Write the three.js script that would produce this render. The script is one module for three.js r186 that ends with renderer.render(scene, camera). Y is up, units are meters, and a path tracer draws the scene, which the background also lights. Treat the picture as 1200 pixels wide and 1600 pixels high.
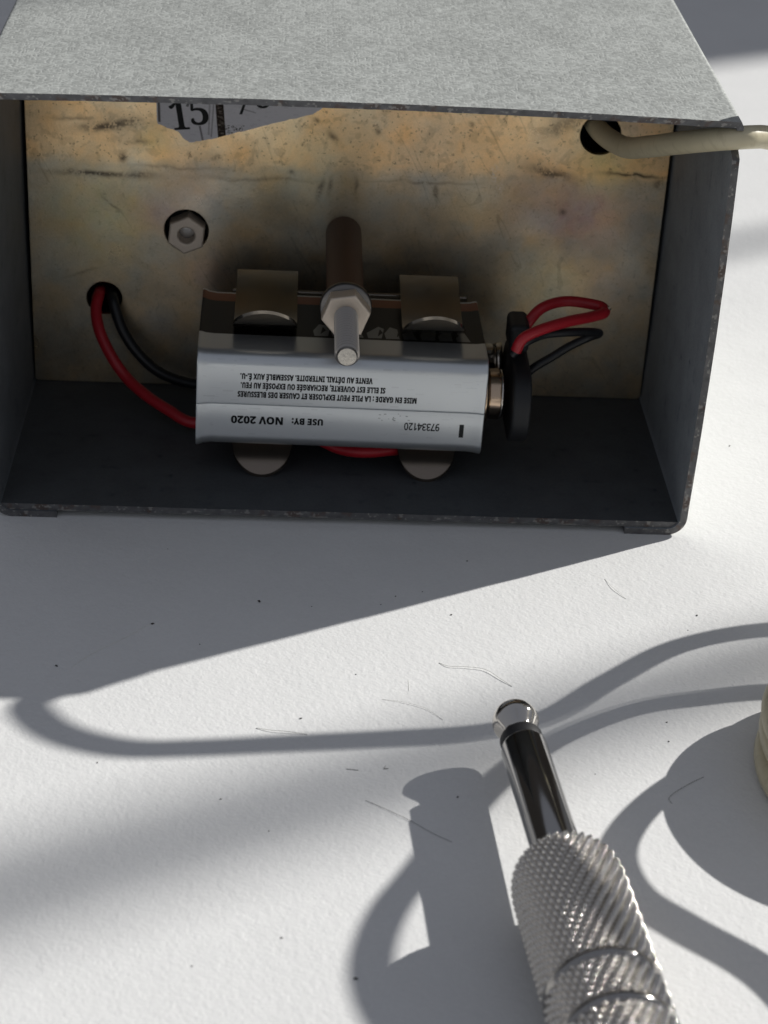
import * as THREE from 'three';
import { mergeGeometries, mergeVertices, toCreasedNormals } from 'three/addons/utils/BufferGeometryUtils.js';
import { RoundedBoxGeometry } from 'three/addons/geometries/RoundedBoxGeometry.js';

// ------------------------------------------------------------------ camera, sky, sun, exposure
const MM = 0.001;                                   // shapes below are written in millimetres
const scene = new THREE.Scene();
const camera = new THREE.PerspectiveCamera(28.8, 3 / 4, 0.01, 30);
camera.rotation.order = 'YXZ';
camera.position.set(-9.0254 * MM, 160.4885 * MM, 276.3577 * MM);
camera.rotation.set(-0.5178, -0.0566, 0.0569);
camera.focus = 0.298;
camera.userData.fStop = 42;
const renderer = new THREE.WebGLRenderer({ antialias: true });
renderer.setSize(768, 1024);
renderer.toneMapping = THREE.LinearToneMapping;
renderer.toneMappingExposure = 1.03;
renderer.shadowMap.enabled = true;

const SUN = new THREE.Vector3(0.7505, 0.5367, -0.3856).normalize();
{                                                   // even pale daylight
  const w = 64, h = 32, d = new Float32Array(w * h * 4);
  for (let j = 0; j < h; j++) for (let i = 0; i < w; i++) {
    const e = (j + 0.5) / h * 2 - 1, k = (j * w + i) * 4;   // -1 nadir .. 1 zenith
    const c = e < 0 ? [0.55, 0.55, 0.54] : [0.77 - 0.15 * e, 0.81 - 0.14 * e, 0.91 - 0.11 * e];
    d[k] = c[0]; d[k + 1] = c[1]; d[k + 2] = c[2]; d[k + 3] = 1;
  }
  const t = new THREE.DataTexture(d, w, h, THREE.RGBAFormat, THREE.FloatType);
  t.mapping = THREE.EquirectangularReflectionMapping; t.magFilter = THREE.LinearFilter; t.needsUpdate = true;
  scene.background = t; scene.environment = t; scene.environmentIntensity = 0.3;
}
const sun = new THREE.DirectionalLight(new THREE.Color(1.0, 0.985, 0.95), 4.6);
sun.target.position.set(0.02, 0, 0.03); sun.position.copy(SUN).multiplyScalar(3.5).add(sun.target.position);
sun.castShadow = true; sun.shadow.mapSize.set(4096, 4096); sun.shadow.radius = 1.25;
Object.assign(sun.shadow.camera, { left: -0.3, right: 0.3, top: 0.3, bottom: -0.3, near: 0.1, far: 6 });
scene.add(sun, sun.target);

// ------------------------------------------------------------------ helpers
const FOC = 3116.7, Rm = new THREE.Matrix4().makeRotationFromEuler(camera.rotation);
const C0 = new THREE.Vector3(-9.0254, 160.4885, 276.3577);
function at(u, v, axis, value) {                     // the point (mm) of a plane axis = value that the photograph shows at u, v
  const d = new THREE.Vector3((u - 600) / FOC, -(v - 800) / FOC, -1).applyMatrix4(Rm);
  return C0.clone().addScaledVector(d, (value - C0[axis]) / d[axis]);
}
let seed = 7;
const rnd = () => { seed = (seed * 1664525 + 1013904223) >>> 0; return seed / 4294967296; };
const hash = (x, y, s) => { let h = Math.imul(x, 374761393) ^ Math.imul(y, 668265263) ^ Math.imul(s, 2147483647 - 99); h = Math.imul(h ^ (h >>> 13), 1274126177); return ((h ^ (h >>> 16)) >>> 0) / 4294967296; };
const sm = (t) => t * t * (3 - 2 * t);
const step = (a, b, x) => sm(Math.min(1, Math.max(0, (x - a) / (b - a))));
const mix = (a, b, t) => a + (b - a) * t;
function vn(x, y, s = 0, p = 1 << 20) {              // value noise, period p
  const xi = Math.floor(x), yi = Math.floor(y), fx = sm(x - xi), fy = sm(y - yi), m = (a) => ((a % p) + p) % p;
  const x0 = m(xi), x1 = m(xi + 1), y0 = m(yi), y1 = m(yi + 1);
  return mix(mix(hash(x0, y0, s), hash(x1, y0, s), fx), mix(hash(x0, y1, s), hash(x1, y1, s), fx), fy);
}
function fbm(x, y, s, oct = 4, p = 1 << 20) { let a = 0, w = 0.5, t = 0; for (let o = 0; o < oct; o++) { a += w * vn(x, y, s + o * 17, p); t += w; x *= 2; y *= 2; p *= 2; w *= 0.5; } return a / t; }
function dataTex(w, h, f, srgb) {
  const d = new Uint8Array(w * h * 4);
  for (let j = 0; j < h; j++) for (let i = 0; i < w; i++) {
    const c = f(i, j), k = (j * w + i) * 4;
    const q = (v) => Math.max(0, Math.min(255, Math.round(255 * (srgb ? (v <= 0.0031308 ? v * 12.92 : 1.055 * Math.pow(Math.max(v, 0), 1 / 2.4) - 0.055) : v))));
    if (typeof c === 'number') d[k] = d[k + 1] = d[k + 2] = q(c); else { d[k] = q(c[0]); d[k + 1] = q(c[1]); d[k + 2] = q(c[2]); }
    d[k + 3] = 255;
  }
  const t = new THREE.DataTexture(d, w, h); t.magFilter = THREE.LinearFilter; t.minFilter = THREE.LinearMipmapLinearFilter; t.generateMipmaps = true;
  t.wrapS = t.wrapT = THREE.RepeatWrapping; if (srgb) t.colorSpace = THREE.SRGBColorSpace; t.needsUpdate = true; return t;
}
const rgb = (r, g, b) => new THREE.Color().setRGB(r, g, b);
const std = (o) => new THREE.MeshStandardMaterial(o);
const phy = (o) => new THREE.MeshPhysicalMaterial(o);

function thing(name, label, category, base, group) {
  const g = new THREE.Group(); g.name = name; g.position.set(base[0] * MM, base[1] * MM, base[2] * MM);
  g.userData = { label, category }; if (group) g.userData.group = group;
  g.userData.label = label; g.base = base; scene.add(g); return g;
}
const done = new Set();
function part(parent, name, geo, mat, origin) {       // geo is written in world millimetres
  const b = origin || parent.base || [0, 0, 0];
  const g = geo; if (!done.has(g)) { g.translate(-b[0], -b[1], -b[2]); g.scale(MM, MM, MM); done.add(g); }
  const m = new THREE.Mesh(g, mat); m.name = name; m.castShadow = m.receiveShadow = true; m.base = b; parent.add(m); return m;
}
function solo(name, geo, mat, data) { geo.scale(MM, MM, MM); const m = new THREE.Mesh(geo, mat); m.name = name; m.castShadow = m.receiveShadow = true; m.userData = data; scene.add(m); return m; }
const merge = (l) => mergeGeometries(l.map((g) => { const n = g.index ? g.toNonIndexed() : g; for (const k of Object.keys(n.attributes)) if (!['position', 'normal', 'uv'].includes(k)) n.deleteAttribute(k); return n; }), false);
const V = (a) => new THREE.Vector3(a[0], a[1], a[2]);
function tube(pts, r, n = 200, seg = 20) { return new THREE.TubeGeometry(new THREE.CatmullRomCurve3(pts.map((p) => p.isVector3 ? p : V(p)), false, 'centripetal'), n, r, seg, false); }
function ball(p, r) { const g = new THREE.SphereGeometry(r, 16, 12); g.translate(p.x, p.y, p.z); return g; }
// a surface from a grid of points f(i, j) -> [x, y, z, u, v]
function grid(ni, nj, f, flip = false) {
  const P = [], U = [], I = [];
  for (let j = 0; j <= nj; j++) for (let i = 0; i <= ni; i++) { const q = f(i, j); P.push(q[0], q[1], q[2]); U.push(q[3] ?? 0, q[4] ?? 0); }
  for (let j = 0; j < nj; j++) for (let i = 0; i < ni; i++) { const a = j * (ni + 1) + i, b = a + 1, c = a + ni + 1, d = c + 1; flip ? I.push(a, c, b, b, c, d) : I.push(a, b, c, b, d, c); }
  const g = new THREE.BufferGeometry(); g.setAttribute('position', new THREE.Float32BufferAttribute(P, 3)); g.setAttribute('uv', new THREE.Float32BufferAttribute(U, 2)); g.setIndex(I); g.computeVertexNormals(); return g;
}
function lathe(profile, seg = 96) { return new THREE.LatheGeometry(profile.map((p) => new THREE.Vector2(p[0], p[1])), seg); }   // about y
function alongZ(g) { g.rotateX(Math.PI / 2); return g; }   // y axis -> z axis
function hex(af, depth, bevel) {
  const s = new THREE.Shape(), R = af / Math.sqrt(3) - bevel;
  for (let k = 0; k < 6; k++) { const a = k * Math.PI / 3 + 0.12; k ? s.lineTo(R * Math.cos(a), R * Math.sin(a)) : s.moveTo(R * Math.cos(a), R * Math.sin(a)); }
  s.closePath(); return s;
}
function hexNut(af, depth, bevel, hole) {
  const s = hex(af, depth, bevel); const h = new THREE.Path(); h.absarc(0, 0, hole, 0, Math.PI * 2, true); s.holes.push(h);
  return new THREE.ExtrudeGeometry(s, { depth: depth - 2 * bevel, bevelEnabled: true, bevelSize: bevel, bevelThickness: bevel, bevelSegments: 3, curveSegments: 40 }).translate(0, 0, bevel);
}

// ------------------------------------------------------------------ setting: wall edge and window bars on the sunny side, table
const az = Math.atan2(-SUN.z, SUN.x);                 // the window faces the sun; local x runs towards it
function roomPart(name, geo, mat, label) { const m = new THREE.Mesh(geo, mat); m.name = name; m.rotation.y = az; m.castShadow = m.receiveShadow = true; m.userData = { kind: 'structure', label }; scene.add(m); return m; }
const plaster = std({ color: rgb(0.8, 0.8, 0.79), roughness: 0.95 });
const X1 = 1.5;
{ // the wall beside the window: its edge shades the far right of the table
  const g = new RoundedBoxGeometry(0.14, 2.0, 0.5, 3, 0.006).translate(X1 + 0.07, 0.92, -0.1815 - 0.25);
  roomPart('window_wall', g, plaster, 'plaster wall beside the window, shading the far right of the table');
}
{
  const f = new THREE.Group(); f.name = 'window_frame'; f.rotation.y = az; f.userData = { label: 'slim white window frame whose upright bars shade the table', category: 'window frame' }; scene.add(f);
  const white = std({ color: rgb(0.7, 0.7, 0.68), roughness: 0.5 });
  const bar = (n, w, d, z) => { const m = new THREE.Mesh(new RoundedBoxGeometry(d, 1.757, w, 2, 0.0015), white); m.name = n; m.position.set(X1 + 0.06, 0.92, z); m.castShadow = m.receiveShadow = true; f.add(m); };
  bar('upright_bar', 0.0135, 0.014, 0.0608); bar('upright_bar', 0.0075, 0.010, -0.073);
}
{ // unseen dim brown wall, added to darken what the plug mirrors
  const m = new THREE.Mesh(new RoundedBoxGeometry(5.2, 2.2, 0.1, 2, 0.004), std({ color: rgb(0.17, 0.15, 0.13), roughness: 0.9 }));
  m.name = 'added_wall_back'; m.position.set(-1.2, 0.45, -1.55); m.castShadow = m.receiveShadow = true; m.userData = { kind: 'structure', label: 'unseen dim brown wall added behind the table to darken reflections' }; scene.add(m);
}
// table: one slab, fine orange-peel paint
const peel = dataTex(1024, 1024, (i, j) => { const x = i / 1024, y = j / 1024; return 0.5 * fbm(x * 64, y * 64, 3, 3, 64) + 0.35 * fbm(x * 150, y * 150, 9, 2, 150) + 0.25 * vn(x * 16, y * 16, 5, 16); });
const tableTone = dataTex(512, 512, (i, j) => { const x = i / 512, y = j / 512; const a = 0.775 + 0.045 * (fbm(x * 8, y * 8, 21, 5, 8) - 0.5) + 0.03 * (vn(x * 200, y * 200, 2, 200) - 0.5); return [a, a * 0.995, a * 0.98]; }, true);
const tableMat = phy({ color: 0xffffff, map: tableTone, bumpMap: peel, bumpScale: 0.00009, roughness: 0.55, specularIntensity: 0.6 });
{
  const g = new THREE.BoxGeometry(1300, 30, 900).translate(150, -15, -50);
  const p = g.attributes.position, n = g.attributes.normal, uv = g.attributes.uv;
  for (let k = 0; k < p.count; k++) Math.abs(n.getY(k)) > 0.5 ? uv.setXY(k, p.getX(k) / 55, p.getZ(k) / 55) : uv.setXY(k, (p.getX(k) + p.getZ(k)) / 55, p.getY(k) / 55);
  solo('table_top', g, tableMat, { kind: 'structure', label: 'white painted table top under the metal box and plug' });
}

// ------------------------------------------------------------------ metal box
const W = 55.5, H = 69.3, T = 1.1, D = 44.6, DEEP = 84, FL = 2.4;
const hammer = (i, j) => {                             // hammer-finish flecks
  const x = i / 1024, y = j / 1024;
  const wx = 0.9 * fbm(x * 40, y * 40, 31, 2, 40), wy = 0.9 * fbm(x * 40, y * 40, 47, 2, 40);
  const a = 1 - Math.abs(2 * vn(x * 60 + wx, y * 60 + wy, 11, 60) - 1), b = 1 - Math.abs(2 * vn(x * 112 + wy, y * 112 + wx, 12, 112) - 1);
  return [0.6 * a + 0.4 * b, fbm(x * 12, y * 12, 71, 3, 12), vn(x * 256, y * 256, 77, 256)];
};
const hammerTone = dataTex(1024, 1024, (i, j) => { const [r, l, f] = hammer(i, j); const k = Math.pow(r, 2.6); const a = 0.405 + 0.20 * k + 0.12 * (l - 0.5) + 0.05 * (f - 0.5) + (f > 0.94 && r > 0.75 ? 0.2 : 0); return [a * 0.97, a, a * 0.955]; }, true);
const hammerBump = dataTex(1024, 1024, (i, j) => { const [r, l] = hammer(i, j); return 0.75 * r + 0.25 * l; });
const hammerPaint = phy({ color: 0xffffff, map: hammerTone, bumpMap: hammerBump, bumpScale: 0.00011, roughness: 0.46, metalness: 0.2 });
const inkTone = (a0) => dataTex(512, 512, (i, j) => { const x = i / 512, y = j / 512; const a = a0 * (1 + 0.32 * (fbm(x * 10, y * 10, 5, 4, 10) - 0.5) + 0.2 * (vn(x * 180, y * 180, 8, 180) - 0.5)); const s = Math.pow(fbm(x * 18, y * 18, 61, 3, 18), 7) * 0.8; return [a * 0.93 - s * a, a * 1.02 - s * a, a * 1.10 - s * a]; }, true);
const litInsidePaint = std({ color: 0xffffff, roughness: 0.6, map: inkTone(0.26), bumpMap: peel, bumpScale: 0.00003 });  // inside paint, with the light on the right wall put into its colour
const shadedInsidePaint = std({ color: 0xffffff, roughness: 0.6, map: inkTone(0.125), bumpMap: peel, bumpScale: 0.00003 });  // same paint, shade of left wall and top underside put into the colour
const shadedFloorPaint = std({ color: 0xffffff, roughness: 0.65, map: inkTone(0.076), bumpMap: peel, bumpScale: 0.00003 });  // same paint again, darkened to carry the shade on the floor
const wornEdge = std({ color: 0xffffff, roughness: 0.55, metalness: 0.35, map: dataTex(512, 128, (i, j) => { const x = i / 512, y = j / 128; const g = fbm(x * 48, y * 12, 13, 4, 48), rust = 0.7 * step(0.60, 0.72, fbm(x * 20, y * 6, 29, 4, 20)), chip = step(0.64, 0.70, fbm(x * 60, y * 20, 33, 3, 60)); const a = 0.07 + 0.11 * g; return [mix(mix(a, 0.11, rust), 0.34, chip * 0.7), mix(mix(a, 0.075, rust), 0.33, chip * 0.7), mix(mix(a * 1.02, 0.06, rust), 0.31, chip * 0.7)]; }, true) });
// folded sheet: outer line, inner line (x, y), run from z0(x, y) to z1; three materials: outside, inside, cut edges
function sheet(outer, inner, z0, z1, nz = 24) {
  const n = outer.length, len = [0]; for (let i = 1; i < n; i++) len.push(len[i - 1] + Math.hypot(outer[i][0] - outer[i - 1][0], outer[i][1] - outer[i - 1][1]));
  const zz = (p, k) => mix(z0(p[0], p[1]), z1, k / nz);
  const so = grid(n - 1, nz, (i, k) => [outer[i][0], outer[i][1], zz(outer[i], k), len[i] / 50, zz(outer[i], k) / 50], true);
  const si = grid(n - 1, nz, (i, k) => [inner[i][0], inner[i][1], zz(inner[i], k), len[i] / 40, zz(inner[i], k) / 40], false);
  const caps = [0, nz].map((k) => grid(n - 1, 1, (i, j) => { const p = j ? inner[i] : outer[i]; return [p[0], p[1], zz(outer[i], k), len[i] / 40, j * T / 10]; }, k === nz));
  const ends = [0, n - 1].map((i) => grid(1, nz, (j, k) => { const p = j ? inner[i] : outer[i]; return [p[0], p[1], zz(p, k), k / nz * 2, j * T / 10]; }, i === 0));
  return mergeGeometries([so.toNonIndexed(), si.toNonIndexed(), merge([...caps, ...ends])], true);
}
const box = thing('metal_enclosure', 'grey hammer-finish steel box with its open side showing the battery inside', 'metal box', [0, 0, 0]);
{
  const wob = (x, s) => 0.22 * (fbm(x * 0.12 + 50, s, 3, 4) - 0.5) * 2;
  const bowY = (x) => 0.75 * (1 - (x / W) ** 2);
  const o = [], q = [];
  const N = 220;
  o.push([-W, H - 1.25], [-W, H - 0.7]); q.push([-W + 0.95, H - 1.25], [-W + 0.95, H - 1.1]);
  for (let i = 0; i <= N; i++) { const x = mix(-W + 0.35, W - 0.35, i / N); o.push([x, H + bowY(x)]); const xi = mix(-W + 1.05, W - 1.05, i / N); q.push([xi, H - 0.95 + bowY(x) + 0.10 * (fbm(x * 0.5, 4, 8, 3) - 0.5)]); }
  o.push([W, H - 0.7], [W, H - 1.25]); q.push([W - 0.95, H - 1.1], [W - 0.95, H - 1.25]);
  part(box, 'top_panel', sheet(o, q, (x, y) => wob(x, y > H - 0.5 ? 1 : 2) + 0.1, -DEEP), [hammerPaint, shadedInsidePaint, wornEdge]);
  for (const s of [-1, 1]) {
    const bow = (y) => 0.45 * Math.sin(Math.PI * Math.min(1, Math.max(0, (y - 3) / 66)));
    const oo = [], ii = [], R = 3.2;
    for (let k = 0; k <= 60; k++) { const y = mix(H - 1.28, R, k / 60); oo.push([W + bow(y), y]); ii.push([W - T + bow(y), y]); }
    for (let k = 1; k <= 12; k++) { const a = k / 12 * Math.PI / 2; oo.push([W - R + R * Math.cos(a), R - R * Math.sin(a)]); ii.push([W - R + (R - T) * Math.cos(a), R - (R - T) * Math.sin(a)]); }
    for (let k = 1; k <= 16; k++) { const x = mix(W - R, 45.6 - (s < 0 ? 0.2 : 0), k / 16); const dn = 0.0; oo.push([x, dn]); ii.push([x, T + dn]); }
    const f = (l) => l.map(([x, y]) => [s * x, y]);
    let a = f(oo), b = f(ii); if (s > 0) { a.reverse(); b.reverse(); } 
    // direction of travel decides which way the faces look
    const g = sheet(s > 0 ? a.slice().reverse() : a.slice().reverse(), s > 0 ? b.slice().reverse() : b.slice().reverse(), (x, y) => 0.3 * (fbm(y * 0.2, s + 5, 9, 4) - 0.5) - 0.1 - 2.9 * step(64.3, 65.0, y), -DEEP);
    part(box, 'side_panel', g, [hammerPaint, s < 0 ? shadedInsidePaint : litInsidePaint, wornEdge]);
  }
  // bottom plate lies on the folded-in flanges
  const bo = [], bi = []; const BW = W - T - 0.15;
  for (let i = 0; i <= 120; i++) { const x = mix(-BW, BW, i / 120), up = 0.35 * (1 - (x / BW) ** 2) * 0; bo.push([x, T + 0.02 + up]); bi.push([x, T + 1.1 + up]); }
  part(box, 'bottom_panel', sheet(bo.reverse(), bi.reverse(), (x, y) => 0.18 * (fbm(x * 0.15, 8, 19, 4) - 0.5) - 0.5, -DEEP), [hammerPaint, shadedFloorPaint, wornEdge]);
  // rear wall closes the far compartment
  part(box, 'rear_panel', new RoundedBoxGeometry(2 * W + 2, H + 2, 1.1, 2, 0.3).translate(0, H / 2 + 1.0, -DEEP - 0.7), litInsidePaint);
}
// gold-passivated steel plate across the inside
const plateX = 54.15, plateY0 = 2.3, plateY1 = 68.6;
const plateHoles = [{ p: at(291, 360, 'z', -D), r: 3.75 }, { p: at(163, 466, 'z', -D), r: 3.05 }, { p: at(939, 211, 'z', -D), r: 3.45 }];
{
  const PW = 2048, PH = 1254, k = PW / (2 * plateX), pmx = (i) => i / k - plateX, pmy = (j) => plateY0 + j / k;
  const P = (u, v) => { const q = at(u, v, 'z', -D); return [q.x, q.y]; };
  // smudges, scratches and colour blooms seen on the plate: centre, reach along and across, turn, strength
  const smudge = [[170, 197, 5.2, 0.8, 0.12, 0.8], [200, 190, 2.2, 0.6, 0.2, 0.7], [150, 272, 7, 0.55, -0.02, 0.75], [215, 275, 3.5, 0.7, 0, 0.6], [190, 246, 0.7, 0.9, 0, 0.75], [495, 187, 0.8, 0.5, -0.6, 0.6], [520, 215, 1.5, 0.7, -0.9, 0.6], [590, 207, 0.6, 0.6, 0, 0.5], [735, 195, 0.5, 0.5, 0, 0.6], [880, 195, 4.5, 1.4, 0.5, 0.45], [860, 270, 4, 1.1, -0.2, 0.7], [990, 274, 5, 0.35, -0.04, 0.8], [1030, 288, 1.1, 1.0, 0, 0.6], [500, 295, 0.5, 1.8, -0.25, 0.6], [515, 290, 0.4, 1.7, -0.2, 0.5], [558, 290, 0.35, 1.5, 0, 0.45], [683, 300, 0.4, 1.6, 0.1, 0.5], [340, 245, 0.5, 0.4, 0, 0.6], [335, 248, 0.6, 0.5, 0, 0.5], [455, 270, 0.6, 0.4, 0, 0.5], [880, 330, 0.7, 0.6, 0, 0.5], [270, 262, 8, 0.3, 0.0, 0.3], [660, 285, 9, 0.3, 0.0, 0.35], [400, 280, 12, 0.4, 0, 0.3], [175, 318, 2.0, 0.25, -0.7, 0.5], [130, 425, 3, 0.3, 0.35, 0.35], [210, 222, 3, 0.4, 0.1, 0.4], [110, 185, 3.4, 0.35, 0.05, 0.4]].map(([u, v, a, b, t, s]) => [...P(u, v), a, b, t, s]);
  const pink = [[245, 335, 4, 0.9], [300, 300, 6, 0.35], [330, 430, 5, 0.55], [905, 345, 6, 0.8], [860, 310, 8, 0.45], [960, 330, 7, 0.4], [940, 450, 7, 0.35], [760, 320, 7, 0.25], [990, 192, 5, 0.45], [650, 230, 12, 0.2]].map(([u, v, a, s]) => [...P(u, v), a, s]);
  const green = [[190, 320, 8, 0.5], [100, 310, 8, 0.35], [960, 258, 6, 0.6], [935, 240, 5, 0.5], [240, 215, 3, 0.8], [480, 265, 12, 0.35], [860, 440, 7, 0.45], [150, 380, 9, 0.4], [745, 320, 6, 0.35]].map(([u, v, a, s]) => [...P(u, v), a, s]);
  const white = [[772, 275, 0.55, 1.5, 0.2, 0.6], [780, 295, 0.6, 1.2, -0.2, 0.4], [775, 262, 0.4, 0.8, 0.7, 0.4]].map(([u, v, a, b, t, s]) => [...P(u, v), a, b, t, s]);
  const [, seamY] = P(700, 272);
  const dry = (x, y, l) => { let m = 0; for (const [cx, cy, a, b, t, s] of l) { const dx = x - cx, dy = y - cy, c = Math.cos(t), n = Math.sin(t), e = ((dx * c + dy * n) / a) ** 2 + ((-dx * n + dy * c) / b) ** 2; if (e < 6) m = Math.max(m, s * Math.exp(-e * 1.1)); } return m; };
  const soft = (x, y, l) => { let m = 0; for (const [cx, cy, a, s] of l) { const e = ((x - cx) ** 2 + (y - cy) ** 2) / (a * a); if (e < 5) m += s * Math.exp(-e * 1.3); } return Math.min(1, m); };
  const tone = dataTex(PW, PH, (i, j) => {
    const x0 = pmx(i), y0 = pmy(j);
    const wx = 2.2 * (fbm(x0 * 0.35, y0 * 0.35, 91, 4) - 0.5), wy = 2.2 * (fbm(x0 * 0.35, y0 * 0.35, 97, 4) - 0.5), x = x0 + wx, y = y0 + wy;
    const n1 = fbm(x * 0.14, y * 0.14, 1, 5), n2 = fbm(x * 0.6, y * 0.6, 7, 4), n3 = fbm(x0 * 3.5, y0 * 3.5, 17, 3), grain = vn(x0 * 9, y0 * 9, 51);
    const up = step(seamY - 1.2, seamY + 1.6, y + 0.6 * (n2 - 0.5));
    let c = [mix(0.57, 0.84, up), mix(0.485, 0.60, up), mix(0.35, 0.335, up)];
    const v = 0.80 + 0.42 * n1 * (0.55 + 0.9 * n2);
    c = c.map((q) => q * v);
    const pk = soft(x, y, pink) * (0.5 + n2), gr = soft(x, y, green) * (0.5 + n2);
    c = [mix(c[0], 0.46, 0.6 * pk), mix(c[1], 0.27, 0.6 * pk), mix(c[2], 0.25, 0.6 * pk)];
    c = [mix(c[0], 0.42, 0.6 * gr), mix(c[1], 0.40, 0.6 * gr), mix(c[2], 0.19, 0.6 * gr)];
    const irid = fbm(x * 0.22 + 40, y * 0.22, 131, 4) - 0.5;
    c = [c[0] * (1 + 0.35 * irid), c[1], c[2] * (1 - 0.5 * irid)];
    const mottle = step(0.56, 0.72, fbm(x * 0.9, y * 0.9, 61, 4)) * (0.08 + 0.12 * up);
    const sd = dry(x0 + 0.5 * wx, y0 + 0.5 * wy, smudge) * step(0.22, 0.6, n2 * 0.6 + n3 * 0.5);
    const speck = fbm(x0 * 2.2, y0 * 2.2, 201, 3) > 0.76 ? 0.2 + 0.25 * up : 0;
    let dk = 1 - (1 - mottle) * (1 - Math.min(0.92, 1.25 * sd)) * (1 - speck);
    const scr = Math.abs(vn(x0 * 0.5 + y0 * 0.25, y0 * 0.05 - x0 * 0.02, 301) - 0.5) < 0.012 && n1 > 0.5 ? 0.18 : 0;
    dk = Math.min(1, dk + scr);
    c = [mix(c[0], 0.055, dk), mix(c[1], 0.045, dk), mix(c[2], 0.035, dk)];
    const wt = dry(x0, y0, white) * step(0.35, 0.6, n3);
    c = [mix(c[0], 0.62, wt), mix(c[1], 0.58, wt), mix(c[2], 0.52, wt)];
    // hand-cut yellow ring round the cable hole
    const g = 0.93 + 0.14 * grain + 0.1 * (n3 - 0.5);
    return c.map((q) => q * g);
  }, true);
  const rough = dataTex(512, 320, (i, j) => 0.24 + 0.2 * fbm(i * 0.03, j * 0.03, 41, 4));
  const bump = dataTex(1024, 640, (i, j) => 0.5 * fbm(i * 0.05, j * 0.05, 3, 4) + 0.5 * vn(i * 0.6, j * 0.6, 5));
  for (const t of [tone, rough, bump]) t.wrapS = t.wrapT = THREE.ClampToEdgeWrapping;
  const mat = std({ color: 0xffffff, map: tone, roughnessMap: rough, roughness: 1, metalness: 0.85, bumpMap: bump, bumpScale: 0.000018 });
  const s = new THREE.Shape(), r = 0.8;
  s.moveTo(-plateX + r, plateY0); s.lineTo(plateX - r, plateY0); s.quadraticCurveTo(plateX, plateY0, plateX, plateY0 + r); s.lineTo(plateX, plateY1); s.lineTo(-plateX, plateY1); s.lineTo(-plateX, plateY0 + r); s.quadraticCurveTo(-plateX, plateY0, -plateX + r, plateY0);
  for (const { p, r: hr } of plateHoles) { const h = new THREE.Path(); for (let a = 0; a <= 64; a++) { const t = -a / 64 * Math.PI * 2, q = hr * (1 + 0.03 * (fbm(Math.cos(t) * 2 + p.x, Math.sin(t) * 2, 4, 3) - 0.5)); a ? h.lineTo(p.x + q * Math.cos(t), p.y + q * Math.sin(t)) : h.moveTo(p.x + q * Math.cos(t), p.y + q * Math.sin(t)); } s.holes.push(h); }
  const g = new THREE.ExtrudeGeometry(s, { depth: 0.9, bevelEnabled: true, bevelSize: 0.12, bevelThickness: 0.12, bevelOffset: -0.12, bevelSegments: 2 }).translate(0, 0, -D - 1.02);
  const pp = g.attributes.position, uv = g.attributes.uv; for (let q = 0; q < pp.count; q++) uv.setXY(q, (pp.getX(q) + plateX) / (2 * plateX), (pp.getY(q) - plateY0) * k / PH);
  part(box, 'inner_plate', g, mat);
}
const steel = (c, r, m = 1) => std({ color: rgb(...c), roughness: r, metalness: m });
const scuff = dataTex(256, 256, (i, j) => 0.25 + 0.6 * fbm(i * 0.06, j * 0.06, 5, 5));
const nutMetal = std({ color: rgb(0.74, 0.64, 0.53), metalness: 0.6, roughness: 0.95, roughnessMap: scuff, bumpMap: scuff, bumpScale: 0.00005 });
const studMetal = std({ color: rgb(0.42, 0.41, 0.40), metalness: 0.9, roughness: 0.8, roughnessMap: scuff });
const brownTube = std({ color: rgb(0.085, 0.034, 0.018), roughness: 0.5, metalness: 0.1 });
const blackGap = std({ color: rgb(0.02, 0.02, 0.02), roughness: 0.9 });
{ // nut that shows in the round hole of the plate
  const p = plateHoles[0].p, q = at(291, 368, 'z', -43.2);
  const nut = part(box, 'hex_nut', hexNut(5.9, 3.4, 0.35, 1.75).rotateZ(0.3).translate(q.x, q.y, -46.4), nutMetal);
  part(nut, 'stud_end', alongZ(lathe([[0, 0.9], [1.25, 0.9], [1.62, 0.6], [1.74, 0], [1.74, -6]].reverse(), 40)).translate(q.x, q.y, -46.3), studMetal);
  part(box, 'mounting_boss', alongZ(lathe([[0, -2], [3.4, -2], [3.4, -10], [0, -10]].reverse(), 40)).translate(q.x, q.y, -44.6), blackGap);
}
const postP = at(540, 364, 'z', -D); postP.x -= 0.35;
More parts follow.
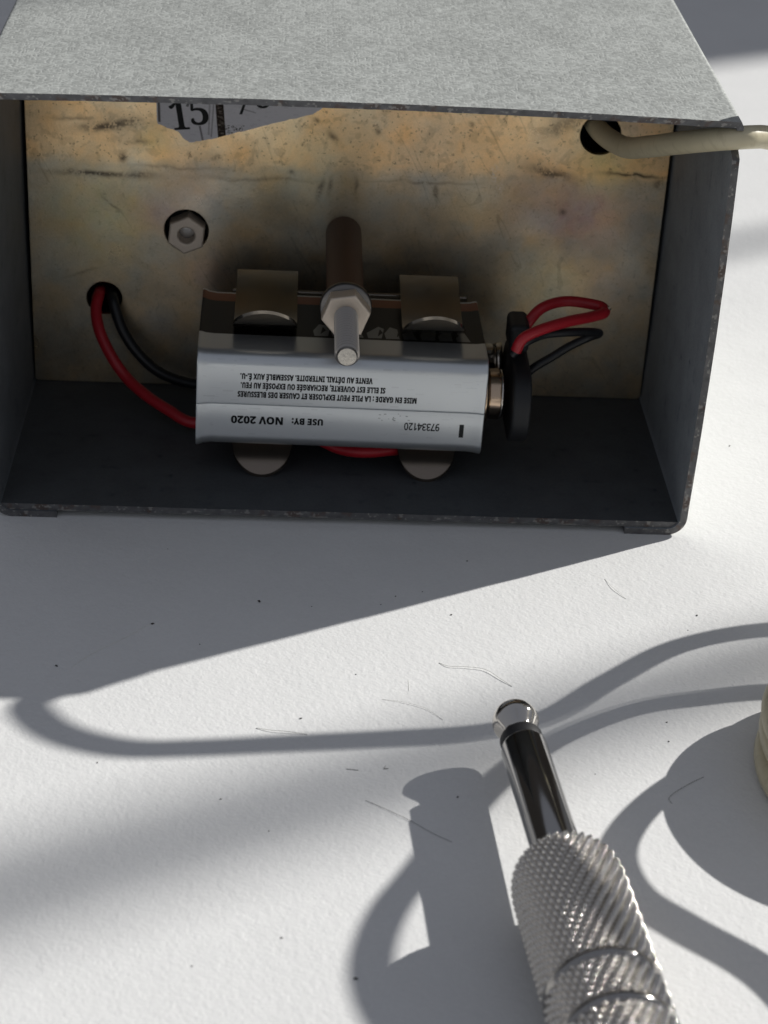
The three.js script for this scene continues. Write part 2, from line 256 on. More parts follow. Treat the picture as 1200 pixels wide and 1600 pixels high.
{ // long spacer with nut, washer and threaded rod
  const { x, y } = postP, zn = -9.6;
  const post = part(box, 'spacer_post', alongZ(lathe([[3.0, -45.2], [3.05, -44], [3.05, -14.3], [2.9, -14.1], [0, -14.1]], 48)).translate(x, y, 0), brownTube);
  part(post, 'washer', alongZ(lathe([[1.9, -14], [4.0, -14], [4.15, -13.8], [4.15, -13.4], [3.9, -12.6], [1.9, -12.5]], 64)).translate(x, y, 0), steel([0.20, 0.19, 0.18], 0.4));
  part(post, 'hex_nut', hexNut(6.7, 3.0, 0.35, 1.8).rotateZ(0.05).translate(x, y, -12.5), nutMetal);
  const pr = [[0, -14]]; pr.push([1.6, -14]);
  for (let z = -9.8; z < 4.4; z += 0.9) pr.push([1.48, z], [1.9, z + 0.4], [1.9, z + 0.5], [1.48, z + 0.86]);
  const zt = pr[pr.length - 1][1]; pr.push([1.62, zt + 0.1], [1.4, zt + 0.5]);
  const rod = part(post, 'threaded_rod', toCreasedNormals(alongZ(lathe(pr, 48)), 0.35).translate(x, y, 0), std({ color: rgb(0.36, 0.335, 0.31), metalness: 0.9, roughness: 0.3 }));
  const cap = grid(48, 14, (i, j) => { const a = i / 48 * Math.PI * 2, r = 1.42 * j / 14, px = r * Math.cos(a), py = r * Math.sin(a); return [x + px, y + py, zt + 0.48 + 0.12 * (1 - j / 14) + 0.16 * (fbm(px * 2 + 9, py * 2 + 9, 15, 3) - 0.5) * (j < 14 ? 1 : 0), px / 4, py / 4]; }, true);
  part(post, 'rod_end', cap, std({ color: rgb(0.62, 0.58, 0.51), metalness: 0.6, roughness: 0.65, roughnessMap: scuff }));
}
// torn paper with stamped figures, stuck to the plate
{
  const CW = 1024, CH = 512, cv = document.createElement('canvas'); cv.width = CW; cv.height = CH; const c = cv.getContext('2d');
  const edge = [[241, 128], [244, 165], [246, 192], [262, 199], [278, 205], [288, 217], [297, 222], [330, 217], [400, 199], [488, 178], [503, 169], [515, 156], [520, 128]];
  const pts = edge.map(([u, v]) => at(u, v, 'z', -D)), x0 = Math.min(...pts.map((p) => p.x)), x1 = Math.max(...pts.map((p) => p.x)), y0 = Math.min(...pts.map((p) => p.y)), y1 = Math.max(...pts.map((p) => p.y));
  const X = (x) => (x - x0) / (x1 - x0) * CW, Y = (y) => (y1 - y) / (y1 - y0) * CH, M = (u, v) => { const p = at(u, v, 'z', -D); return [X(p.x), Y(p.y)]; };
  c.fillStyle = '#d8d6da'; c.fillRect(0, 0, CW, CH);
  for (let i = 0; i < 900; i++) { c.fillStyle = `rgba(${rnd() < 0.5 ? '150,146,148' : '236,234,238'},${0.05 + 0.1 * rnd()})`; c.fillRect(rnd() * CW, rnd() * CH, 4 + rnd() * 30, 3 + rnd() * 14); }
  const ink = '#1c1d1d'; c.fillStyle = ink;
  const put = (s, u, v, h, rot, wide = 1) => { const [a, b] = M(u, v); c.save(); c.translate(a, b); c.rotate(rot); const sy = CH / (y1 - y0), sx = CW / (x1 - x0); c.scale(wide * sx / 40, sy / 40); c.font = `bold ${h * 40 * 1.38}px serif`; c.fillText(s, 0, 0); c.restore(); };
  put('1', 267, 203, 5.1, -0.12, 0.9); put('5', 297, 195, 4.9, -0.10, 0.95); put('7', 365, 178, 4.6, -0.04, 0.9); put('0', 395, 168, 4.6, -0.04, 0.95);
  c.strokeStyle = '#2e241d'; c.lineWidth = 46; c.beginPath(); c.moveTo(...M(341, 128)); c.lineTo(...M(343, 165)); c.lineTo(...M(347, 216)); c.stroke();
  for (let i = 0; i < 220; i++) { const t = rnd(), [a, b] = M(341 + 6 * t + (rnd() - 0.5) * 9, 130 + 86 * t); c.fillStyle = rnd() < 0.5 ? 'rgba(150,140,130,.5)' : 'rgba(40,28,20,.7)'; c.fillRect(a - 8, b, 4 + rnd() * 14, 2 + rnd() * 8); }
  const streak = (u, v, u2, v2, w, a) => { c.strokeStyle = `rgba(60,58,58,${a})`; c.lineWidth = w; c.beginPath(); c.moveTo(...M(u, v)); c.lineTo(...M(u2, v2)); c.stroke(); };
  streak(312, 196, 317, 220, 12, 0.5); streak(328, 150, 326, 210, 10, 0.25); streak(247, 130, 249, 190, 14, 0.7); streak(334, 160, 330, 214, 9, 0.3); streak(300, 150, 292, 166, 16, 0.6);
  streak(380, 170, 400, 176, 8, 0.3);
  for (let i = 0; i < 60; i++) { const [a, b] = M(350 + rnd() * 30, 195 + rnd() * 14); c.fillStyle = 'rgba(50,46,44,.6)'; c.fillRect(a, b, 2 + rnd() * 9, 2 + rnd() * 9); }
  const map = new THREE.CanvasTexture(cv); map.colorSpace = THREE.SRGBColorSpace;
  const s = new THREE.Shape(); const dense = [];
  for (let i = 0; i < pts.length; i++) { const a = pts[i], b = pts[(i + 1) % pts.length]; for (let k = 0; k < 10; k++) dense.push([mix(a.x, b.x, k / 10) + 0.16 * (rnd() - 0.5), mix(a.y, b.y, k / 10) + 0.16 * (rnd() - 0.5)]); }
  dense.forEach(([a, b], i) => i ? s.lineTo(a, b) : s.moveTo(a, b)); s.closePath();
  const g = new THREE.ExtrudeGeometry(s, { depth: 0.12, bevelEnabled: false }).translate(0, 0, -D + 0.01), p = g.attributes.position, uv = g.attributes.uv;
  for (let i = 0; i < p.count; i++) uv.setXY(i, (p.getX(i) - x0) / (x1 - x0), (p.getY(i) - y0) / (y1 - y0));
  const st = thing('paper_label', 'torn grey paper label stamped 15 and 70 high on the gold plate', 'paper label', [pts[6].x, pts[6].y, -D]);
  part(st, 'paper', g, std({ color: 0xffffff, map, roughness: 0.85 }));
}

// ------------------------------------------------------------------ battery
const BL = 46.2, BH = 16.6, BD = 26;                   // length, height, depth
const bat = new THREE.Group();
{
  const CW = 1500, PER = 2 * (BH + BD), CH = 2048, cv = document.createElement('canvas'); cv.width = CW; cv.height = CH; const c = cv.getContext('2d');
  const ky = CH / PER, kx = CW / BL;                   // canvas y runs round the can: top face (from its back edge forward), front, bottom, back
  const yTop = 0, yFront = BD * ky, yBot = (BD + BH) * ky, yBack = (2 * BD + BH) * ky;
  const silver = '#cfd3d5';
  c.fillStyle = silver; c.fillRect(0, 0, CW, CH);
  // wide top face: black field, copper band at its back, pale angular letter remnants
  c.fillStyle = '#0d0d0e'; c.fillRect(0, 0, CW, (BD - 7.6) * ky);
  c.fillStyle = '#7a4a30'; c.fillRect(0, 0, CW, 5.5 * ky);
  c.fillStyle = '#8d9091';
  const tri = (pts) => { c.beginPath(); pts.forEach(([x, y], i) => c[i ? 'lineTo' : 'moveTo'](x * kx, (BD - 7.6 - y) * ky)); c.closePath(); c.fill(); };
  for (let i = 0; i < 9; i++) { const x = 18.5 + i * 2.9; tri([[x, 0.6], [x + 2.2, 0.7], [x + 2.7 - (i % 3) * 0.7, 4.4], [x + 0.8 + (i % 2), 5.2], [x - 0.2, 2.6]]); }
  c.fillStyle = '#0d0d0e'; for (let i = 0; i < 8; i++) { const x = 19.5 + i * 3.1; tri([[x, 1.4], [x + 0.9, 2.9], [x + 0.4, 4.2]]); }
  // front face: print stands upside down
  const face = (px) => (px - 304) / 448 * CW, fy = (f) => yFront + f * BH * ky;
  const line = (s, pxL, pxR, f, h, font, tilt = 0) => { c.save(); c.fillStyle = '#17191a'; c.font = `${font} ${h * ky * 1.38}px sans-serif`; const w = c.measureText(s).width, xl = face(pxL), xr = face(pxR); c.translate(xr, fy(f)); c.rotate(Math.PI + tilt); c.scale((xr - xl) / w, 1); c.fillText(s, 0, 0); c.strokeStyle = '#17191a'; c.lineWidth = 2.2; c.strokeText(s, 0, 0); c.restore(); };
  line('VENTE AU DÉTAIL INTERDITE. ASSEMBLÉ AUX É.-U.', 370, 574, 0.195, 0.98, 'bold', 0);
  line('SI ELLE EST OUVERTE, RECHARGÉE OU EXPOSÉE AU FEU.', 371, 595, 0.29, 0.98, 'bold', 0);
  line('MISE EN GARDE : LA PILE PEUT EXPLOSER ET CAUSER DES BLESSURES', 367, 645, 0.385, 0.98, 'bold', 0);
  line('USE BY:', 452, 502, 0.655, 1.05, 'bold', 0); line('NOV 2020', 358, 440, 0.655, 1.3, 'bold', 0);
  line('97334120', 628, 684, 0.66, 1.25, '', 0);
  c.fillStyle = '#2a2c2d'; c.fillRect(face(715), fy(0.655), 7 / 448 * CW, 0.14 * BH * ky);
  // faint handling marks
  for (let i = 0; i < 500; i++) { c.fillStyle = `rgba(${rnd() < 0.5 ? '90,95,98' : '205,210,212'},${0.03 + 0.05 * rnd()})`; c.fillRect(rnd() * CW, yFront + rnd() * BH * ky, 2 + rnd() * 60, 1 + rnd() * 5); }
  c.fillStyle = 'rgba(90,95,96,.55)'; for (let i = 0; i < 14; i++) c.fillRect(face(585 + rnd() * 50), fy(0.56 + rnd() * 0.08), 2 + rnd() * 12, 1 + rnd() * 5);
  const map = new THREE.CanvasTexture(cv); map.colorSpace = THREE.SRGBColorSpace;
  // cross-section round the can, (y, z), starting at the back of the top face; a fine groove where the label overlaps
  const prof = [], r = 2.3, hy = BH / 2, hz = BD / 2, seam = hy - BH * 0.525;
  const push = (y, z) => prof.push([y, z]);
  const arc = (cy, cz, a0, a1) => { for (let k = 0; k <= 10; k++) { const a = mix(a0, a1, k / 10); push(cy + r * Math.cos(a), cz + r * Math.sin(a)); } };
  for (let k = 0; k <= 8; k++) push(hy, mix(-hz + r, hz - r, k / 8));
  arc(hy - r, hz - r, 0, Math.PI / 2);
  push(mix(hy - r, seam, 0.5), hz + 0.03); push(seam + 0.26, hz + 0.05); push(seam + 0.2, hz - 0.02); push(seam + 0.12, hz - 0.32); push(seam - 0.06, hz - 0.32); push(seam - 0.12, hz - 0.1); push(seam - 0.3, hz - 0.06); push(mix(-hy + r, seam, 0.5), hz - 0.03);
  arc(-hy + r, hz - r, Math.PI / 2, Math.PI); for (let k = 1; k < 8; k++) push(-hy, mix(hz - r, -hz + r, k / 8));
  arc(-hy + r, -hz + r, Math.PI, Math.PI * 1.5); push(0, -hz); arc(hy - r, -hz + r, Math.PI * 1.5, Math.PI * 2);
  let per = [0]; for (let i = 1; i < prof.length; i++) per.push(per[i - 1] + Math.hypot(prof[i][0] - prof[i - 1][0], prof[i][1] - prof[i - 1][1]));
  // map arc length to canvas rows: use exact faces
  const row = prof.map(([y, z], i) => { if (i <= 8) return (z + hz) / PER; if (y >= -hy + r - 1e-6 && z > hz - r - 1e-6) return (BD + (y > hy - r ? (hy - y) : hy - y)) / PER; return Math.min(1, (BD + BH + (per[i] - per.find((_, k) => prof[k][0] < -hy + r)) ) / PER); });
  for (let i = 9; i < prof.length; i++) if (row[i] < row[i - 1]) row[i] = row[i - 1];
  const xs = [[-0.02, 0.34], [0.12, 0.42], [0.45, 0.36], [1.1, 0.14], [2.4, 0.0]], rings = [];
  for (const [d, o] of xs) rings.push([-BL / 2 + d, o]); for (let k = 1; k < 12; k++) rings.push([mix(-BL / 2 + 2.4, BL / 2 - 2.4, k / 12), 0]); for (const [d, o] of [[2.4, 0], [1.2, 0.06], [0.5, 0.2], [0.1, 0.22], [-0.02, 0.12]]) rings.push([BL / 2 - d, o]);
  const can = grid(prof.length - 1, rings.length - 1, (i, j) => { const [y, z] = prof[i], [x, o] = rings[j]; return [x, y + o * y / hy, z + o * Math.sign(z) * Math.min(1, Math.abs(z) / hz), (x + BL / 2) / BL, 1 - row[i]]; });
  const label = std({ color: 0xffffff, map, metalness: 0.8, roughness: 0.3 });
  const base = [-0.95, 8.6, -22.2];
  bat.name = 'nine_volt_battery'; bat.position.set(base[0] * MM, base[1] * MM, base[2] * MM); bat.rotation.set(0, 0.012, -0.0155);
  bat.userData = { label: 'silver and black nine volt battery clipped inside the open box', category: 'battery' }; scene.add(bat); bat.base = [0, -hy, 0];
  part(bat, 'label_wrap', toCreasedNormals(can, 0.7), label);
  const endShape = (inset) => { const s = new THREE.Shape(); const q = prof.map(([y, z]) => [z * (1 - inset / hz), y * (1 - inset / hy)]); q.forEach(([a, b], i) => i ? s.lineTo(a, b) : s.moveTo(a, b)); s.closePath(); return s; };
  for (const s of [-1, 1]) part(bat, 'end_cap', new THREE.ExtrudeGeometry(endShape(s < 0 ? 0.15 : 0.3), { depth: 0.5, bevelEnabled: false }).rotateY(-Math.PI / 2).scale(1, 1, 1).translate(s * (BL / 2 - 0.6) + 0.25, 0, 0), s < 0 ? steel([0.3, 0.3, 0.3], 0.4) : std({ color: rgb(0.02, 0.02, 0.02), roughness: 0.6 }));
  const gold = steel([0.62, 0.47, 0.34], 0.22), nick = steel([0.66, 0.62, 0.56], 0.2);
  const axX = (g) => g.rotateZ(-Math.PI / 2);          // lathe axis y -> x
  // two snap terminals, the wide one nearer the viewer
  const wide = part(bat, 'terminal', merge([axX(lathe([[0, -0.4], [5.0, -0.4], [5.2, 0], [5.0, 0.5], [4.4, 0.8], [4.0, 1.0]], 48)), axX(lathe([[4.1, 0.9], [4.2, 2.6], [3.9, 3.0], [3.2, 2.9], [3.2, 0.9]], 6))]).translate(BL / 2 + 0.15, 0, 6.35), gold);
  part(wide, 'rim', axX(new THREE.TorusGeometry(3.75, 0.32, 12, 48).rotateX(Math.PI / 2)).translate(BL / 2 + 3.1, 0, 6.35), nick);
  part(bat, 'terminal', axX(lathe([[0, -0.4], [4.4, -0.4], [4.5, 0], [4.2, 0.5], [2.9, 0.7], [2.8, 2.6], [2.4, 3.1], [0, 3.1]], 48)).translate(BL / 2 + 0.15, 0, -6.35), nick);
}
// ------------------------------------------------------------------ spring clip that grips the battery (fixed to the plate)
{
  const clipMetal = std({ color: rgb(0.27, 0.24, 0.20), metalness: 0.95, roughness: 0.16 });
  const shadedClipMetal = std({ color: rgb(0.24, 0.20, 0.165), metalness: 0.95, roughness: 0.22 });  // same clip metal, darkened for the shade below the battery
  const cy = 17.1, bz = -36.2;
  const holder = part(box, 'battery_clip', new RoundedBoxGeometry(40, 15.5, 0.7, 3, 0.3).translate(0.8, cy, bz - 0.1), clipMetal);
  part(holder, 'clip_spacer', alongZ(lathe([[3.2, -44.7], [3.2, -36.6]], 32)).translate(0.8, cy, 0), blackGap);
  const arm = (x0, x1, s, top) => {                    // a leaf that leaves the back plate, leans on the can and flares out in a rounded tongue
    const L = 25.5, n = 48, m = 24, w = x1 - x0, xc = (x0 + x1) / 2;
    const line = (t) => { const d = t * L; let y = top; if (d < 16) y = mix(top, top - 2.0, sm(d / 16)); else y = top - 2.0 + 0.10 * (d - 16) ** 2 * 0.62; return [y, bz + d * (d < 16 ? 1 : 1) - Math.max(0, d - 16) * 0.08]; };
    const surf = (o, flip) => grid(m, n, (i, j) => {
      const a = i / m * 2 - 1; const tEnd = 1 - 0.16 * (1 - Math.sqrt(Math.max(0, 1 - a * a * 0.999)));   // rounded end
      const t = j / n * tEnd, [y, z] = line(t); const crown = 0.0; return [xc + a * w / 2, cy + s * (y - cy + o + crown), z, 0, 0]; }, flip);
    const a = surf(0, s < 0), b = surf(0.55, s > 0);
    const edge = grid(m, 1, (i, j) => { const q = i / m * 2 - 1, tEnd = 1 - 0.16 * (1 - Math.sqrt(Math.max(0, 1 - q * q * 0.999))), [y, z] = line(tEnd); return [xc + q * w / 2, cy + s * (y - cy + j * 0.55), z]; }, s < 0);
    const sides = [0, 1].map((e) => grid(n, 1, (i, j) => { const tEnd = 0.84 + 0.16 * Math.sqrt(0.001), [y, z] = line(i / n * tEnd); return [e ? x1 : x0, cy + s * (y - cy + j * 0.55), z]; }, (e === 1) === (s > 0)));
    part(holder, s > 0 ? 'upper_arm' : 'lower_arm', merge([a, b, edge, ...sides]), s > 0 ? clipMetal : shadedClipMetal);
  };
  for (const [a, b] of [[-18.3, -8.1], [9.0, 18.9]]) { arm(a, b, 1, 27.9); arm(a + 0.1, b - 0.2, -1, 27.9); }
}
// ------------------------------------------------------------------ snap connector and its wires
const conn = thing('battery_connector', 'black snap connector with red and black wires on the battery end', 'battery connector', [28.5, 10, -22]);
{
  const rubber = std({ color: rgb(0.012, 0.013, 0.015), roughness: 0.55 });
  const redIn = phy({ color: rgb(0.42, 0.012, 0.022), roughness: 0.38 }), blackIn = phy({ color: rgb(0.010, 0.011, 0.013), roughness: 0.4 });
  const s = new THREE.Shape(), hz = 10.6, hy = 6.3, r = 5.6; // z, y
  s.moveTo(-hz + r, -hy); s.lineTo(hz - r, -hy); s.absarc(hz - r, -hy + r, r, -Math.PI / 2, 0); s.lineTo(hz, hy - r); s.absarc(hz - r, hy - r, r, 0, Math.PI / 2); s.lineTo(-hz + r, hy); s.absarc(-hz + r, hy - r, r, Math.PI / 2, Math.PI); s.lineTo(-hz, -hy + r); s.absarc(-hz + r, -hy + r, r, Math.PI, Math.PI * 1.5);
  const g = new THREE.ExtrudeGeometry(s, { depth: 2.0, bevelEnabled: true, bevelSize: 0.5, bevelThickness: 0.5, bevelOffset: -0.5, bevelSegments: 3, curveSegments: 20 }).rotateY(-Math.PI / 2);
  part(conn, 'housing', g.rotateZ(-0.015).translate(29.4, 15.6, -19.7), rubber);
  const nick = steel([0.66, 0.6, 0.52], 0.22);
  part(conn, 'snap_socket', lathe([[2.6, -0.7], [3.3, -0.9], [3.6, -0.3], [3.6, 0.5], [2.8, 0.6]], 40).rotateZ(-Math.PI / 2).translate(26.0, 16.2, -28.3), nick);
  part(conn, 'strain_relief', new RoundedBoxGeometry(3.4, 5.0, 7, 3, 1.0).translate(28.3, 24.6, -23.0), rubber);
  const q = (u, v, z) => at(u, v, 'z', z);
  part(conn, 'red_wire', merge([tube([q(806, 548, -15), q(816, 530, -15), q(838, 518, -16), q(885, 503, -19), q(928, 494, -22.5), q(945, 488, -24), q(941, 480, -25.5), q(918, 474, -26.5), q(880, 471, -26.5), q(846, 482, -25), q(826, 503, -24), q(812, 528, -25)], 0.9, 240, 18)]), redIn);
  part(conn, 'wire_tip', tube([q(944, 487, -24), q(949, 484, -24.2), q(953, 480, -24.4)], 0.42, 20, 10), steel([0.5, 0.4, 0.3], 0.4));
  part(conn, 'black_wire', tube([q(800, 555, -16), q(820, 536, -16), q(850, 523, -18), q(895, 519, -20), q(928, 519, -22), q(936, 521, -23), q(920, 527, -24), q(890, 541, -24), q(862, 558, -23.5), q(838, 572, -23), q(815, 590, -23)], 0.72, 220, 16), blackIn);
  // the pair of leads that comes out of the plate and runs behind the battery
  part(conn, 'red_lead', tube([[-42.6, 18.2, -50], q(154, 462, -43), q(150, 482, -41), q(154, 512, -38.5), q(172, 553, -36), q(196, 588, -34), q(226, 616, -31), q(262, 640, -28), q(300, 660, -25.5), [-18, 6.2, -25], [-10, 7.2, -22], q(528, 700, -16), q(565, 706, -14), q(600, 704, -15), q(640, 694, -20), [12, 6.2, -30], [24, 8, -34]], 0.98, 400, 18), redIn);
  part(conn, 'black_lead', tube([[-41.0, 18.6, -50], q(176, 466, -43.5), q(182, 490, -42), q(194, 520, -41), q(216, 552, -40), q(250, 582, -39.4), q(305, 600, -39.6), [-16, 5, -40], [0, 4.4, -40], [14, 5, -39], [24, 8, -37]], 0.95, 300, 18), blackIn);
  part(conn, 'copper_end', ball(at(152, 464, 'z', -45.4), 1.0), std({ color: rgb(0.5, 0.2, 0.1), metalness: 0.7, roughness: 0.5 }));
}
// ------------------------------------------------------------------ cream cable: leaves the box, arcs out over the table and ends in a coil
{
  const kx = SUN.x / SUN.y, kz = SUN.z / SUN.y;
  const S = (u, v, h) => { const p = at(u, v, 'y', 0); return new THREE.Vector3(p.x + kx * h, h, p.z + kz * h); };
  const ch = plateHoles[2].p;
  const P = [new THREE.Vector3(ch.x - 3.0, ch.y + 2.0, -60), new THREE.Vector3(ch.x - 1.0, ch.y + 0.9, -50), at(936, 203, 'z', -43.5), at(952, 217, 'z', -38), at(978, 230, 'z', -31), at(1012, 229, 'z', -22), at(1055, 224, 'z', -12), at(1105, 219, 'z', -4.5), at(1140, 216, 'z', -1.7), at(1163, 214.5, 'z', -1.1), at(1188, 213.5, 'z', -2.8), at(1222, 212, 'z', -5.2), new THREE.Vector3(66, 73.5, -6.9),
    S(47, 1099, 81), S(66, 1130, 83), S(116, 1154, 83.5), S(200, 1170, 83), S(300, 1169, 82), S(450, 1161, 78), S(600, 1153, 73), S(740, 1143, 66), S(850, 1120, 58), S(950, 1063, 50), S(1060, 1009, 45), S(1200, 983, 40),
    [140, 36, 2], [150, 33, 14], [138, 33, 22],
    S(1210, 1082, 35), S(1100, 1092, 38), S(1000, 1107, 42), S(880, 1152, 47), S(785, 1215, 53), S(705, 1300, 58), S(650, 1368, 62), S(614, 1412, 64), S(590, 1460, 66), S(580, 1515, 69), S(600, 1580, 70), S(660, 1650, 70),
    [108, 64, 82], [116, 50, 98], [104, 33, 106], [88, 24, 100], S(1200, 1528, 20), S(1065, 1448, 25), S(990, 1400, 27), S(962, 1340, 27), S(985, 1288, 24), S(1040, 1235, 20), S(1105, 1197, 15), [84, 11.5, 42]];
  const cx = 76.0, cz = 64;
  const coil = (r0, r1, y, a0, n) => { for (let k = 0; k <= n * 12; k++) { const a = a0 + k / 12 * Math.PI * 2, r = mix(r0, r1, k / (n * 12)); P.push(new THREE.Vector3(cx + r * Math.cos(a), y, cz + r * Math.sin(a))); } };
  coil(22.3, 9.5, 8.7, -1.2, 3.5); coil(9.5, 22.3, 5.2, -1.2, 3.5); coil(22.3, 9.5, 1.75, -1.2, 3.5);
  const cable = thing('audio_cable', 'cream audio cable leaving a hole in the box and running off to the right', 'cable', [ch.x, ch.y, -D]);
  const tone = dataTex(512, 64, (i, j) => { const x = i / 512, y = j / 64; const n = fbm(x * 60, y * 6, 5, 4, 60), st = step(0.66, 0.74, fbm(x * 90 + y * 3, y * 5, 9, 4, 180)); const a = 0.95 + 0.1 * n; return [mix(0.58 * a, 0.4, 0.3 * st), mix(0.52 * a, 0.34, 0.3 * st), mix(0.36 * a, 0.22, 0.3 * st)]; }, true);
  const curve = new THREE.CatmullRomCurve3(P.map((p) => p.isVector3 ? p : V(p)), false, 'centripetal');
  tone.repeat.set(24, 1);
  part(cable, 'cable_sheath', new THREE.TubeGeometry(curve, 2000, 1.72, 24, false), phy({ color: 0xffffff, map: tone, roughness: 0.42 }));
  // pencil-like nicks on the sheath where it leaves the box
  const nick = std({ color: rgb(0.10, 0.08, 0.06), roughness: 0.9 });
}
// ------------------------------------------------------------------ jack plug in the foreground
{
  const a0 = at(803, 1098, 'y', 7.2), axis = new THREE.Vector3(5.45, 1.1, 56.1).normalize();
  const start = new THREE.Vector3(22.0 - axis.x * 1.8, 6.75, 61.0 - axis.z * 1.8);
  const q = new THREE.Quaternion().setFromUnitVectors(new THREE.Vector3(0, 1, 0), axis);
  const jack = thing('jack_plug', 'shiny nickel jack plug with a knurled grip lying on the table in front', 'plug', [start.x, 0, start.z]);
  const put = (g) => { g.applyQuaternion(q); g.translate(start.x, start.y, start.z); return g; };
  const chrome = std({ color: rgb(0.60, 0.57, 0.53), metalness: 1, roughness: 0.09 }), sleeveM = std({ color: rgb(0.40, 0.39, 0.38), metalness: 1, roughness: 0.09 });
  const tipP = []; // ball tip: flat nose, wide waist, then a neck
  for (const p of [[0, 0], [0.9, 0.04], [1.7, 0.3], [2.4, 0.85], [2.86, 1.6], [3.08, 2.4], [3.12, 2.95], [3.0, 3.5], [2.66, 4.2], [2.3, 4.9], [2.05, 5.5], [2.0, 6.3], [2.3, 6.6]]) tipP.push(p);
  const sp = new THREE.SplineCurve(tipP.map((p) => new THREE.Vector2(...p))).getPoints(70).map((p) => [Math.max(0, p.x), p.y]);
  part(jack, 'plug_tip', put(lathe(sp.reverse(), 96)), chrome);
  part(jack, 'insulator_ring', put(lathe([[2.1, 6.5], [2.66, 6.55], [2.82, 6.75], [2.84, 8.7], [2.3, 8.8]].reverse(), 96)), std({ color: rgb(0.010, 0.010, 0.012), roughness: 0.6 }));
  part(jack, 'plug_sleeve', put(lathe([[2.4, 8.68], [2.88, 8.7], [3.0, 8.8], [3.06, 9.05], [3.06, 36], [0, 36]].reverse(), 128)), sleeveM);
  // knurled grip
  const s0 = 32.4, L = 46, R = 6.72, g1 = 22.9, g2 = 29.8, g3 = 36.7;
  const tri = (p) => 1 - Math.abs(2 * (p - Math.floor(p)) - 1);
  const nS = 820, nT = 640;
  const radius = (s) => s < 5.6 ? mix(3.9, R, Math.sqrt(Math.max(0, 1 - (1 - s / 5.6) ** 2.3))) : R + 1.6 * step(38, 46, s);
  const inGroove = (s) => Math.max(...[g1, g2, g3].map((g) => 1 - step(0.62, 0.8, Math.abs(s - g))));
  const grip = grid(nT, nS, (i, j) => {
    const th = i / nT * Math.PI * 2, s = j === 0 ? 0.02 : j / nS * L, r0 = radius(s), gr = inGroove(s);
    const p1 = (-33 * th) / (Math.PI * 2) + 0.46 * s, p2 = (-29 * th) / (Math.PI * 2) - 0.92 * s;
    const dm = (p) => Math.sin(Math.PI * (p - Math.floor(p))), h = Math.pow(Math.max(0, dm(p1) * dm(p2) - 0.3) / 0.7, 0.7);
    const kn = 0.66 * h * step(0.1, 0.9, s) - 0.46;
    const r = r0 + mix(kn, -0.66, gr);
    return [r * Math.cos(-th), s0 + s, r * Math.sin(-th), i / nT * 4, s / 10];
  }, true);
  const inner = lathe([[3.05, s0 + 0.3], [3.9, s0]].reverse(), 64);
  const knurl = part(jack, 'knurled_grip', put(merge([grip, inner])), std({ color: rgb(0.68, 0.65, 0.61), metalness: 1, roughness: 0.15 }));
  for (const g of [g1, g2, g3]) { // smooth ring seated in each groove
    const rg = new THREE.TorusGeometry(R - 0.72, 0.86, 20, 128).rotateX(Math.PI / 2).translate(0, s0 + g, 0);
    part(knurl, 'smooth_ring', put(rg), std({ color: rgb(0.36, 0.345, 0.33), metalness: 1, roughness: 0.12 }));
  }
}
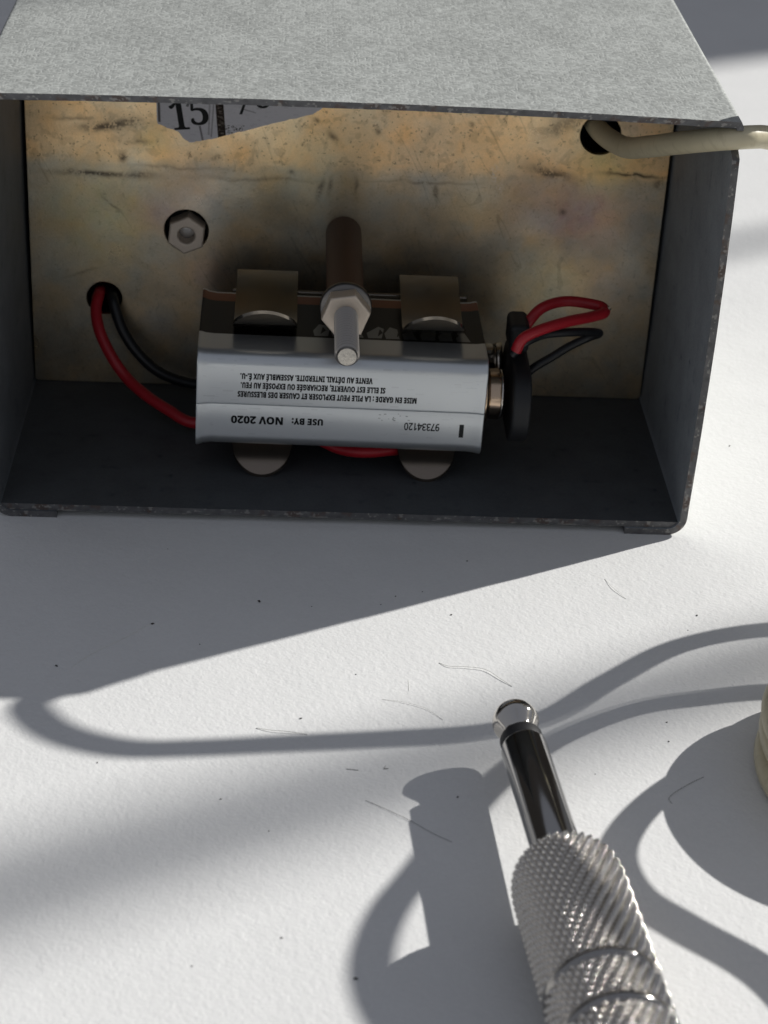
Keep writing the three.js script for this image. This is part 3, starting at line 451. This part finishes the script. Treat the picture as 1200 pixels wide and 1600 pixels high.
// ------------------------------------------------------------------ lint and specks on the table
{
  const pale = std({ color: rgb(0.80, 0.79, 0.74), roughness: 0.8 }), dark = std({ color: rgb(0.07, 0.065, 0.06), roughness: 0.9 });
  let n = 0;
  const fibre = (pts, mat, label, lift = 0.25, r = 0.05) => { const p = pts.map(([u, v], i) => { const t = at(u, v, 'y', 0); return new THREE.Vector3(t.x, r + lift * Math.sin(Math.PI * i / (pts.length - 1)), t.z); }); solo('lint_fibre' + (n ? '_' + String(n).padStart(3, '0') : ''), tube(p, r, 60, 8), mat, { label, category: 'fibre', group: 'stray fibres on the table' }); n++; };
  fibre([[686, 1036], [700, 1042], [730, 1044], [758, 1048], [782, 1062], [800, 1073]], pale, 'pale curly fibre on the white table above the plug tip', 0.2, 0.042);
  fibre([[400, 1138], [425, 1143], [450, 1145], [480, 1148]], pale, 'straight pale fibre lying across the thin cable shadow', 0.2, 0.045);
  fibre([[571, 1251], [600, 1264], [640, 1283], [680, 1305], [706, 1316]], dark, 'long dark straight hair crossing the shadow of the plug', 0.1, 0.022);
  fibre([[597, 1093], [630, 1098], [665, 1108], [692, 1125]], pale, 'faint pale hair above the thin cable shadow, left of the plug tip', 0.12, 0.025);
  fibre([[638, 1063], [639, 1080]], pale, 'very short upright pale fibre left of the curly one', 0.1, 0.025);
  fibre([[945, 905], [958, 920], [978, 936]], pale, 'short pale fibre under the lower right corner of the box', 0.15, 0.03);
  fibre([[1100, 1214], [1075, 1227], [1050, 1243], [1045, 1250], [1050, 1256]], dark, 'thin dark hooked hair in the shadow at the right edge', 0.12, 0.024);
  fibre([[541, 1202], [560, 1204]], dark, 'tiny dark fibre between the cable shadow and the plug shadow', 0.08, 0.035);
  fibre([[603, 1197], [600, 1202], [607, 1201]], dark, 'tiny curled dark fibre just left of the plug tip shadow', 0.05, 0.035);
  fibre([[112, 1043], [135, 1027], [160, 1014], [190, 1000], [235, 975]], pale, 'long faint pale hair in the shadow of the box', 0.1, 0.025);
  let m = 0; const spots = [[705, 961, 0.15], [1089, 962, 0.17], [238, 975, 0.22], [405, 940, 0.25], [470, 1123, 0.16], [556, 1054, 0.10], [345, 1249, 0.13], [88, 1041, 0.2], [715, 1246, 0.15], [556, 1530, 0.22], [420, 1299, 0.1], [440, 1466, 0.14], [152, 1192, 0.12], [730, 877, 0.14], [487, 948, 0.1], [1042, 1129, 0.13], [1045, 1159, 0.13], [618, 932, 0.12], [312, 1007, 0.1], [660, 925, 0.1], [595, 945, 0.1], [1140, 697, 0.16], [300, 1510, 0.1], [1075, 985, 0.08], [262, 858, 0.08], [930, 1210, 0.08]];
  for (const [u, v, r] of spots) {
    const p = at(u, v, 'y', 0), g = new THREE.IcosahedronGeometry(r * 0.75, 1), a = g.attributes.position;
    for (let k = 0; k < a.count; k++) { const f = 0.7 + 0.6 * hash(Math.round(a.getX(k) * 1e3), Math.round(a.getY(k) * 1e3 + a.getZ(k) * 777), m); a.setXYZ(k, a.getX(k) * f * 1.5, a.getY(k) * f * 0.6, a.getZ(k) * f); }
    g.computeVertexNormals(); g.rotateY(m * 1.7); g.translate(p.x, r * 0.4, p.z);
    solo('dust_speck' + (m ? '_' + String(m).padStart(3, '0') : ''), g, dark, { label: 'tiny dark speck of dust on the white table', category: 'dust speck', group: 'specks of dust on the table' }); m++;
  }
}
renderer.render(scene, camera);
